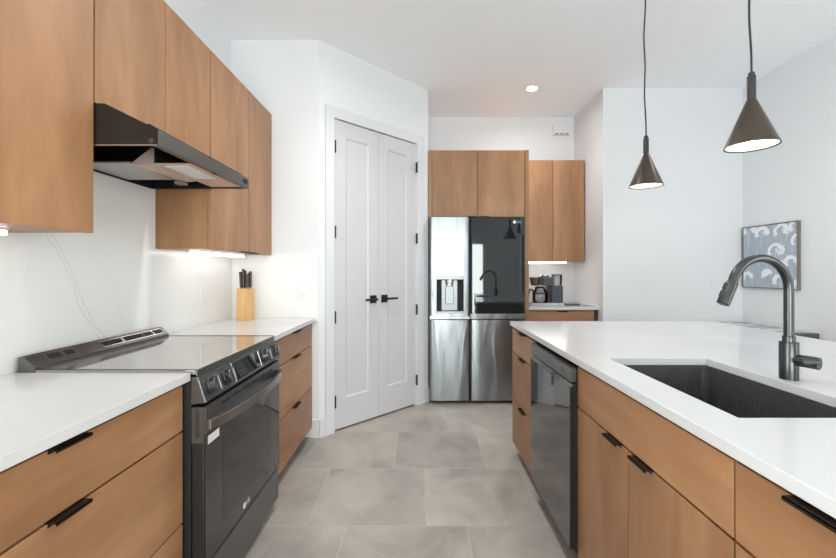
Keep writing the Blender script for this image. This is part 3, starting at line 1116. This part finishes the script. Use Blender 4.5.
MB().box(cx - 0.04, cx + 0.04, FY + 0.012, FY + 0.02, DZa + 0.09, DZb - 0.10, bev=0.004).build('paddle', M['dispenser'], dl)
MB().lathe([(0.034, 0), (0.034, 0.02), (0.04, 0.024), (0.04, 0.058)], (cx, FY + 0.032, DZb - 0.095), seg=24).build('nozzle', M['silver'], dl)
# upper right glass door
dg = curved_door(FS + 0.003, FX1, zu0 + 0.055, zu1, mat=M['fridge_glass'], bulge=0.0)
for v in dg.data.vertices:   # the glass door hangs a hair out of plumb
    v.co.y += (v.co.z + ORI[dg.name].z - 1.32) * 0.0085
MB().box(FS + 0.003, FX1, FY + 0.004, FY + 0.06, zu0, zu0 + 0.054, bev=0.003).build('door_rail', M['steel'], dg)
MB().box(ULX0, ULX1, FY - 0.006, FY - 0.0005, zu0, zu0 + 0.03, bev=0.002).build('door_rail', M['steel'], dl)
brand_mark(dg, (0.935, FY - 0.0006, 1.735), (1, 0, 0), (0, 0, 1), 0.032, M['silver'])
curved_door(FX0, FS - 0.003, zl0, zl1)
curved_door(FS + 0.003, FX1, zl0, zl1)

# tall surround and the cabinet above
YC = 3.885
ofc = cabinet('over_fridge_cabinet', 'two-door maple cabinet directly above the refrigerator', 'cabinet', 'B', DX1 + 0.034, 1.0285, YC, 0.66, FT + 0.012, 2.443,
        [('door', DX1 + 0.036, 0.570, FT + 0.010, 2.443, wv, (0.515, 0.095, 'bottom')), ('door', 0.570, 1.0275, FT + 0.010, 2.443, wv, (0.63, 0.095, 'bottom'))])
MB().box(DX1 + 0.003, DX1 + 0.0335, YC, 4.56, FT + 0.010, 2.443, bev=0.001).build('filler_panel', wv, ofc)
tag(MB().box(1.0295, 1.066, YC - 0.005, 4.56, 0.0, 2.443, bev=0.001).build('end_panel', wv), 'tall maple end panel on the right side of the refrigerator', 'panel')

# nook
NX0, NX1 = 1.0675, XN - 0.004
YUN = 4.255
cabinet('wall_cabinet', 'two-door maple wall cabinet above the coffee maker', 'cabinet', 'B', NX0 + 0.001, NX1 - 0.01, YUN, YB - YUN - 0.014, 1.372, 2.45,
        [('door', NX0 + 0.001, 1.424, 1.368, 2.45, wv, None), ('door', 1.424, NX1 - 0.01, 1.368, 2.45, wv, None)])
led_strip(1.08, 1.58, YUN + 0.03, YUN + 0.07, 1.372, 'glowing light strip under the wall cabinet above the coffee maker', 'glow_nook')
YN = 3.955
cabinet('base_cabinet', 'maple drawer cabinet under the coffee maker, beside the refrigerator', 'cabinet', 'B', NX0, 1.735, YN, 0.60, 0.085, ZS - 0.001,
        [('drawer', NX0, 1.735, 0.713, 0.872, wx, (1.42, 0.10, 'top')), ('drawer', NX0, 1.735, 0.393, 0.710, wx, (1.42, 0.10, 'top')), ('drawer', NX0, 1.735, 0.085, 0.390, wx, (1.42, 0.10, 'top'))], toe=0.085)
tag(MB().box(1.7365, NX1, YN + 0.004, YN + 0.02, 0.0, ZS - 0.001).build('filler_strip', M['toe']), 'dark filler strip right of the drawers under the coffee maker', 'strip')
tag(MB().box(NX0, NX1 + 0.003, YN - 0.025, YB - 0.013, ZS, ZT, bev=0.002).build('countertop', M['quartz']), 'small white quartz countertop under the coffee maker', 'countertop')
structure(MB().box(NX0, NX1 + 0.003, YB - 0.012, YB - 0.0005, ZS, 1.371).build('backsplash_nook', M['quartz']), 'white backsplash behind the coffee maker')

# coffee maker
CY0, CY1 = 4.02, 4.24
ck = empty('coffee_maker', (1.30, 4.13, ZT), 'black and steel drip coffee maker with glass carafe, right of the refrigerator', 'coffee maker')
px = lambda x, y=4.03: (x - 419) / 400 * y
pz = lambda y, d=4.03: EYE - (y - 271) / 400 * d
MB().box(px(531.5), px(564), CY0, CY1, ZT + 0.0005, ZT + 0.032, bev=0.004).build('base', M['silver'], ck)
MB().box(px(552.3), px(563.2), CY0 + 0.01, CY1, ZT + 0.0325, ZT + 0.205, bev=0.004).build('water_tower', M['slate_blue'], ck)
MB().box(px(543), px(554), CY0 + 0.005, CY1 - 0.02, ZT + 0.2055, ZT + 0.292, bev=0.005).build('brew_head', M['slate_blue'], ck)
MB().lathe([(0.038, 0), (0.052, 0.075), (0.054, 0.084)], (px(537.2), CY0 + 0.09, ZT + 0.205), seg=32).build('filter_basket', M['brown_steel'], ck)
MB().lathe([(0.05, 0), (0.053, 0.04), (0.053, 0.096), (0.05, 0.102)], (px(559.8), CY0 + 0.10, ZT + 0.2065), seg=32).build('water_tank', M['carafe'], ck)
MB().lathe([(0.054, 0), (0.054, 0.010), (0.02, 0.014)], (px(559.8), CY0 + 0.10, ZT + 0.309), seg=32).build('tank_lid', M['slate_blue'], ck)
MB().lathe([(0.046, 0), (0.048, 0.012), (0.04, 0.024)], (px(547.4), CY0 + 0.09, ZT + 0.2925), seg=32).build('lid', M['silver'], ck)
ccx, ccy = px(543.6), CY0 + 0.095
ca = MB().lathe([(0.066, 0), (0.077, 0.02), (0.077, 0.095), (0.052, 0.135), (0.052, 0.142)], (ccx - 0.01, ccy, ZT + 0.0335), seg=40).build('carafe', M['carafe'], ck)
MB().lathe([(0.079, 0), (0.0795, 0.004), (0.079, 0.008)], (ccx - 0.01, ccy, ZT + 0.0335 + 0.088), seg=40).build('carafe_band', M['black_plastic'], ca)
MB().lathe([(0.052, 0), (0.05, 0.016), (0.03, 0.022)], (ccx - 0.01, ccy, ZT + 0.176), seg=32).build('carafe_lid', M['black_plastic'], ca)
hx = ccx - 0.088
MB().tube([(hx + 0.012, ccy - 0.01, ZT + 0.13), (hx - 0.01, ccy - 0.015, ZT + 0.165), (hx - 0.03, ccy - 0.02, ZT + 0.168), (hx - 0.042, ccy - 0.02, ZT + 0.14), (hx - 0.05, ccy - 0.02, ZT + 0.08)], 0.008, 10).box(hx - 0.001, hx + 0.011, ccy - 0.02, ccy, ZT + 0.036, ZT + 0.16, bev=0.003).build('carafe_handle', M['black_plastic'], ca)
cp = []
for i in range(14):
    s_ = i / 13
    cp.append((px(563.2) + 0.005 + 0.06 * s_, CY1 - 0.08 + 0.05 * s_, ZT + 0.004 + 0.095 * math.cos(s_ * math.pi / 2) ** 1.3))
MB().tube(cp, 0.004, 8).build('power_cord', M['black_plastic'], ck)
tr = empty('serving_tray', (1.60, 4.10, ZT), 'small dark metal tray lying right of the coffee maker', 'tray')
MB().box(1.50, 1.71, 4.03, 4.15, ZT + 0.0005, ZT + 0.006, bev=0.002).build('tray_base', M['grey_panel'], tr)
MB().box(1.50, 1.64, 4.06, 4.14, ZT + 0.0065, ZT + 0.022, bev=0.005).build('tray_rim', M['dark_steel'], tr)

# door chime box on the back wall
ch = empty('chime_box', (1.62, YB - 0.02, 2.83), 'small white chime box high on the back wall by the corner', 'chime box')
MB().box(1.525, 1.718, YB - 0.045, YB - 0.0005, 2.815, 2.935, bev=0.004).build('cover', M['white_plastic'], ch)
for i in range(3):
    MB().box(1.545 + i * 0.055, 1.583 + i * 0.055, YB - 0.0462, YB - 0.0455, 2.818, 2.828).build('slot', M['slot'], ch)

# ================================================================== ISLAND
XI = 0.650
ID = 0.58
I = fmap('I', XI)
cabinet('island_cabinet', 'three-drawer maple island cabinet at the far end, past the dishwasher', 'cabinet', 'I', 2.245, 2.785, XI, ID, 0.085, ZS - 0.001,
        drawers(2.245, 2.785, wy, 2.50, 0.12), 'island cabinets', 0.085)
S0, S1, SM = 0.826, 1.642, 1.243
cabinet('island_cabinet', 'two-door maple sink cabinet under the island sink, beside the dishwasher', 'cabinet', 'I', S0, S1, XI, ID, 0.085, ZS - 0.001,
        [('drawer_front', S0, S1, 0.713, 0.878, wy, None),
         ('door', SM, S1, 0.085, 0.710, wv, (SM + 0.088, 0.095, 'top')), ('door', S0, SM, 0.085, 0.710, wv, (SM - 0.08, 0.095, 'top'))],
        'island cabinets', 0.085, hollow=0.60)
cabinet('island_cabinet', 'maple drawer cabinet with long black pull in the right foreground of the island', 'cabinet', 'I', 0.16, S0 - 0.002, XI, ID, 0.085, ZS - 0.001,
        [('drawer', 0.16, S0 - 0.002, 0.713, 0.878, wy, (0.575, 0.24, 'top')), ('drawer', 0.16, S0 - 0.002, 0.393, 0.710, wy, (0.5, 0.24, 'top')), ('drawer', 0.16, S0 - 0.002, 0.085, 0.390, wy, (0.5, 0.24, 'top'))],
        'island cabinets', 0.085)
XIB = XI + ID
tag(MB().box(XIB + 0.002, 1.66, 0.16, 2.785, 0.0, ZS - 0.001).build('island_back_panel', wv), 'wooden back of the island facing the seating side, under the white top', 'panel')
# worktop with sink cut-out
IX0, IX1, IY0, IY1 = 0.642, 2.075, 0.13, 2.822
KX0, KX1, KY0, KY1 = 0.772, 1.165, 0.966, 1.626
XS, YS = [IX0, KX0, KX1, IX1], [IY0, KY0, KY1, IY1]
fs = []
for i in range(3):
    for j in range(3):
        if i == 1 and j == 1:
            continue
        for z in (ZS, ZT):
            fs.append([(XS[i], YS[j], z), (XS[i + 1], YS[j], z), (XS[i + 1], YS[j + 1], z), (XS[i], YS[j + 1], z)])
for i in range(3):
    for y in (IY0, IY1):
        fs.append([(XS[i], y, ZS), (XS[i + 1], y, ZS), (XS[i + 1], y, ZT), (XS[i], y, ZT)])
    for x in (IX0, IX1):
        fs.append([(x, YS[i], ZS), (x, YS[i + 1], ZS), (x, YS[i + 1], ZT), (x, YS[i], ZT)])
for y in (KY0, KY1):
    fs.append([(KX0, y, ZS), (KX1, y, ZS), (KX1, y, ZT), (KX0, y, ZT)])
for x in (KX0, KX1):
    fs.append([(x, KY0, ZS), (x, KY1, ZS), (x, KY1, ZT), (x, KY0, ZT)])
q = MB().quads(fs)
eds = [e for e in q.bm.edges if len(e.link_faces) == 2 and e.calc_face_angle(0) > 1.0]
bmesh.ops.bevel(q.bm, geom=eds, offset=0.002, segments=2, affect='EDGES', profile=0.5)
tag(q.build('island_countertop', M['quartz']), 'large white quartz island top with a sink cut-out', 'countertop')

# sink
sk = empty('sink', ((KX0 + KX1) / 2, (KY0 + KY1) / 2, 0.65), 'black granite undermount sink set in the white island top', 'sink')
zb, zt = 0.655, ZS - 0.0005
e0, e1 = 0.001, 0.004


def ring(x0, x1, y0, y1, z, r, n=6):
    out = []
    for cx_, cy_, a0 in ((x1 - r, y1 - r, 0), (x0 + r, y1 - r, 90), (x0 + r, y0 + r, 180), (x1 - r, y0 + r, 270)):
        for i in range(n + 1):
            a = R(a0 + 90 * i / n)
            out.append((cx_ + r * math.cos(a), cy_ + r * math.sin(a), z))
    return out


bb = bmesh.new()
rings = [ring(KX0 - e0 - e1, KX1 + e0 + e1, KY0 - e0 - e1, KY1 + e0 + e1, zt, 0.03), ring(KX0 - e0, KX1 + e0, KY0 - e0, KY1 + e0, zt, 0.022),
         ring(KX0 + 0.003, KX1 - 0.003, KY0 + 0.003, KY1 - 0.003, zb + 0.03, 0.022), ring(KX0 + 0.012, KX1 - 0.012, KY0 + 0.012, KY1 - 0.012, zb + 0.008, 0.025),
         ring(KX0 + 0.035, KX1 - 0.035, KY0 + 0.035, KY1 - 0.035, zb, 0.03)]
outer = [ring(KX0 - e0 - e1, KX1 + e0 + e1, KY0 - e0 - e1, KY1 + e0 + e1, zb - 0.012, 0.03)]
VR = [[bb.verts.new(p) for p in r_] for r_ in outer + rings]
nn = len(VR[0])
for A, B in zip(VR, VR[1:]):
    for i in range(nn):
        f = bb.faces.new((A[i], A[(i + 1) % nn], B[(i + 1) % nn], B[i]))
bb.faces.new(VR[-1]); bb.faces.new(VR[0][::-1])
bmesh.ops.recalc_face_normals(bb, faces=bb.faces[:])
q = MB(); q._add(bb)
q.build('bowl', M['sink'], sk)
MB().lathe([(0.055, 0), (0.055, 0.003), (0.042, 0.004), (0.03, 0.002)], ((KX0 + KX1) / 2, 1.3, zb + 0.0005), seg=32).build('drain', M['dark_steel'], sk)

# faucet
FXc, FYc = 1.213, 1.312
fa = empty('faucet', (FXc, FYc, ZT), 'gunmetal gooseneck kitchen faucet with pull-down head behind the sink', 'faucet')
MB().lathe([(0.0255, 0), (0.0255, 0.120), (0.0248, 0.1215), (0.0172, 0.1218), (0.0172, 0.140), (0.0165, 0.1415)], (FXc, FYc, ZT + 0.0004), seg=40).build('base', M['faucet'], fa)
r_arc = 0.1065
zc = 1.2035
pts = [(FXc, FYc, ZT + 0.1425), (FXc, FYc, 1.0), (FXc, FYc, 1.1), (FXc, FYc, zc)]
tilt = R(8)
for i in range(1, 31):
    a = R(164) * i / 30
    d = r_arc - r_arc * math.cos(a)
    pts.append((FXc - d * math.cos(tilt), FYc - d * math.sin(tilt), zc + r_arc * math.sin(a)))
MB().tube(pts, 0.0138, 24).build('spout', M['faucet'], fa)
e_ = Vector(pts[-1]); dirv = (Vector(pts[-1]) - Vector(pts[-2])).normalized()
dirv = (dirv + Vector((-0.14, 0, 0))).normalized()
hd = MB().lathe([(0.0145, 0.0), (0.0165, 0.004), (0.0182, 0.072), (0.0178, 0.080), (0.013, 0.082)], e_ - dirv * 0.002, dirv, 32).build('spray_head', M['faucet'], fa)
sidev = Vector((-dirv.z, 0, dirv.x)).normalized()
if sidev.x > 0: sidev = -sidev
q = MB()
for s_ in (0.022, 0.05):
    c_ = e_ + dirv * s_ + sidev * 0.017
    q.cyl(c_ - dirv * 0.010, c_ + dirv * 0.010, 0.006, seg=12)
q.build('spray_button', M['black_plastic'], hd)
h0 = Vector((FXc + 0.008, FYc - 0.016, ZT + 0.066))
h1 = h0 + Vector((0.025, -0.052, -0.001))
MB().cyl(h0, h1, 0.0195, seg=32).build('handle_barrel', M['faucet'], fa)
la = h0 + Vector((0.004, -0.052, 0.004))
MB().tube([la + Vector((0.012, -0.004, 0.0)), la + Vector((-0.018, -0.006, 0.001)), la + Vector((-0.042, -0.008, 0.003))], 0.005, 12, radii=[0.008, 0.007, 0.006]).build('lever', M['faucet'], fa)

# dishwasher
dw = empty('dishwasher', (0.94, 1.93, 0), 'black stainless dishwasher built into the island between drawers and sink cabinet', 'dishwasher')
WY0_, WY1_ = 1.646, 2.241
WXF = 0.622
MB().box(XI + 0.002, XIB - 0.02, WY0_ + 0.002, WY1_ - 0.002, 0.10, 0.868).box(XI + 0.06, XIB - 0.02, WY0_ + 0.01, WY1_ - 0.01, 0, 0.10).build('body', M['matte_black'], dw)
dy0, dy1 = WY0_ - 0.004, WY1_ - 0.022
cpn = MB().box(WXF, WXF + 0.024, dy0, dy1, 0.812, 0.868, bev=0.0015).build('control_panel', M['dark_steel'], dw)
prof = [(WXF, 0.125), (WXF, 0.783), (WXF + 0.022, 0.806), (XI + 0.0012, 0.806), (XI + 0.0012, 0.125)]
dd = MB().prism(prof, 'y', dy0, dy1, bev=0.001).build('door', M['matte_black'], dw)
prof = [(WXF - 0.0025, 0.127), (WXF - 0.0025, 0.784), (WXF + 0.0215, 0.8085), (WXF + 0.0223, 0.8068), (WXF - 0.0004, 0.783), (WXF - 0.0004, 0.127)]
MB().prism(prof, 'y', dy0 + 0.001, dy1 - 0.001).build('door_skin', M['dw_door'], dd)
MB().box(XI - 0.012, XI + 0.0012, dy0 + 0.01, dy1 - 0.01, 0.8065, 0.862).build('handle_pocket', M['matte_black'], dw)
q = MB().lathe([(0.009, 0), (0.0115, 0), (0.0115, 0.0006), (0.009, 0.0006), (0.009, 0)], (WXF - 0.0002, 1.735, 0.842), (-1, 0, 0), 28, cap=False)
q.build('power_ring', M['slot'], cpn)
q = MB()
for i in range(7):
    q.box(WXF + 0.003, WXF + 0.019, 1.80 + i * 0.05, 1.815 + i * 0.05, 0.8682, 0.8694)
for y in (2.12, 2.16, 2.195):
    q.box(WXF + 0.004, WXF + 0.010, y, y + 0.006, 0.8682, 0.8755)
q.build('top_button', M['silver'], cpn)

# ================================================================== PENDANTS, DOWNLIGHTS
def pendant(x, y, label):
    zr = 1.778
    p = empty('pendant_lamp', (x, y, zr), label, 'pendant lamp', 'cone pendants over the island')
    MB().lathe([(0.0925, 0.0), (0.0935, 0.0015), (0.015, 0.197), (0.0135, 0.199), (0.0885, 0.0035), (0.0925, 0.0)], (x, y, zr), seg=64, cap=False).build('shade', M['bronze'], p)
    MB().lathe([(0.0875, 0.004), (0.0865, 0.004), (0.0125, 0.19), (0.0135, 0.19)], (x, y, zr), seg=64, cap=False).build('inner_shade', M['shade_inside'], p, 'white inside of the shade')
    MB().lathe([(0.0152, 0.1975), (0.0152, 0.288), (0.014, 0.290), (0.0115, 0.2905), (0.0115, 0.303), (0.006, 0.306)], (x, y, zr), seg=32).build('neck', M['pendant_neck'], p)
    # slightly wavy fabric cord up to the ceiling
    pts = []
    for i in range(28):
        s_ = i / 27
        z = zr + 0.305 + (ZC - 0.026 - zr - 0.305) * s_
        pts.append((x - 0.010 * math.sin(s_ * math.pi * 0.9) * (1 if s_ < 1 else 0) + 0.0025 * math.sin(s_ * 17), y + 0.002 * math.sin(s_ * 11), z))
    MB().tube(pts, 0.0040, 10).build('cord', M['black_plastic'], p)
    MB().lathe([(0.06, 0), (0.06, 0.022), (0.055, 0.025)], (x, y, ZC - 0.0255), seg=40).build('canopy', M['black_metal'], p)
    MB().lathe([(0.002, 0), (0.028, 0.008), (0.034, 0.03), (0.024, 0.055), (0.013, 0.075)], (x, y, zr + 0.02), seg=32).build('bulb', M['bulb_glow'], p)
    return p


pendant(1.368, 2.410, 'farther bronze cone pendant lamp, hanging nearer the refrigerator')
pendant(1.364, 1.641, 'nearer bronze cone pendant lamp, hanging above the gooseneck faucet')


def downlight(x, y, label, beams):
    d = empty('ceiling_downlight', (x, y, ZC - 0.008), label, 'downlight', 'recessed ceiling downlights')
    MB().lathe([(0.052, 0.004), (0.066, 0.0), (0.07, 0.002), (0.07, 0.0075), (0.052, 0.0075), (0.052, 0.004)], (x, y, ZC - 0.008), seg=40, cap=False).build('trim_ring', M['white_plastic'], d)
    MB().lathe([(0.0515, 0), (0.0515, 0.002)], (x, y, ZC - 0.0035), seg=40).build('lens', M['downlight_glow'], d)
    for power, spread in beams:      # wide glow and tighter beam of the same lamp
        l = area_light('downlight_beam', (x, y, ZC - 0.012), (0, 0, 0), 0.1, 0.1, power, (0.98, 0.985, 1.0), 'DISK')
        l.data.spread = R(spread)
    return d


downlight(1.09, 3.86, 'round recessed downlight in the ceiling before the refrigerator', [(5, 165), (4, 112)])
downlight(-0.12, 1.25, 'added unseen downlight over the aisle, above the picture', [(2.2, 175), (2.8, 112)])  # out of view, added to fill the near aisle
downlight(-0.12, 2.35, 'added unseen downlight over the aisle, above the pantry doors', [(4.5, 168), (9, 120)])  # out of view, added to light floor and cabinet fronts
downlight(2.5, 2.3, 'added unseen downlight over the seating side of the island', [(1.5, 150), (3.7, 112)])  # out of view, added to brighten the far and right walls

# ================================================================== RIGHT WALL
PY0, PY1, PZ0, PZ1 = 3.268, 3.828, 1.112, 1.682
pt = empty('painting', (XR - 0.02, (PY0 + PY1) / 2, PZ0), 'square blue-grey and white floral painting in a thin olive frame on the right wall', 'painting')
f_ = 0.008
b = MB().box(XR - 0.026, XR - 0.001, PY0, PY0 + f_, PZ0, PZ1).box(XR - 0.026, XR - 0.001, PY1 - f_, PY1, PZ0, PZ1)
b.box(XR - 0.026, XR - 0.001, PY0 + f_, PY1 - f_, PZ0, PZ0 + f_).box(XR - 0.026, XR - 0.001, PY0 + f_, PY1 - f_, PZ1 - f_, PZ1)
b.build('frame', M['canvas_frame'], pt)
PW = PY1 - PY0
MB().box(XR - 0.022, XR - 0.002, PY0 + f_ + 0.0005, PY1 - f_ - 0.0005, PZ0 + f_ + 0.0005, PZ1 - f_ - 0.0005).build('canvas', M['canvas'], pt)
cs = empty('console_table', (2.96, 3.47, 0), 'low grey stone-topped console table against the right wall under the painting', 'console table')
CT = 0.782
MB().box(2.80, XR - 0.016, 3.125, YF - 0.02, CT - 0.03, CT, bev=0.002).build('top', M['console'], cs)
MB().box(2.80, XR - 0.016, 3.10, 3.1245, CT - 0.045, CT + 0.002, bev=0.002).build('end_rail', M['dark_steel'], cs)
for x, y in ((2.82, 3.15), (2.82, 3.80), (3.08, 3.15), (3.08, 3.80)):
    MB().box(x - 0.015, x + 0.015, y - 0.015, y + 0.015, 0, CT - 0.0305).build('leg', M['dark_steel'], cs)
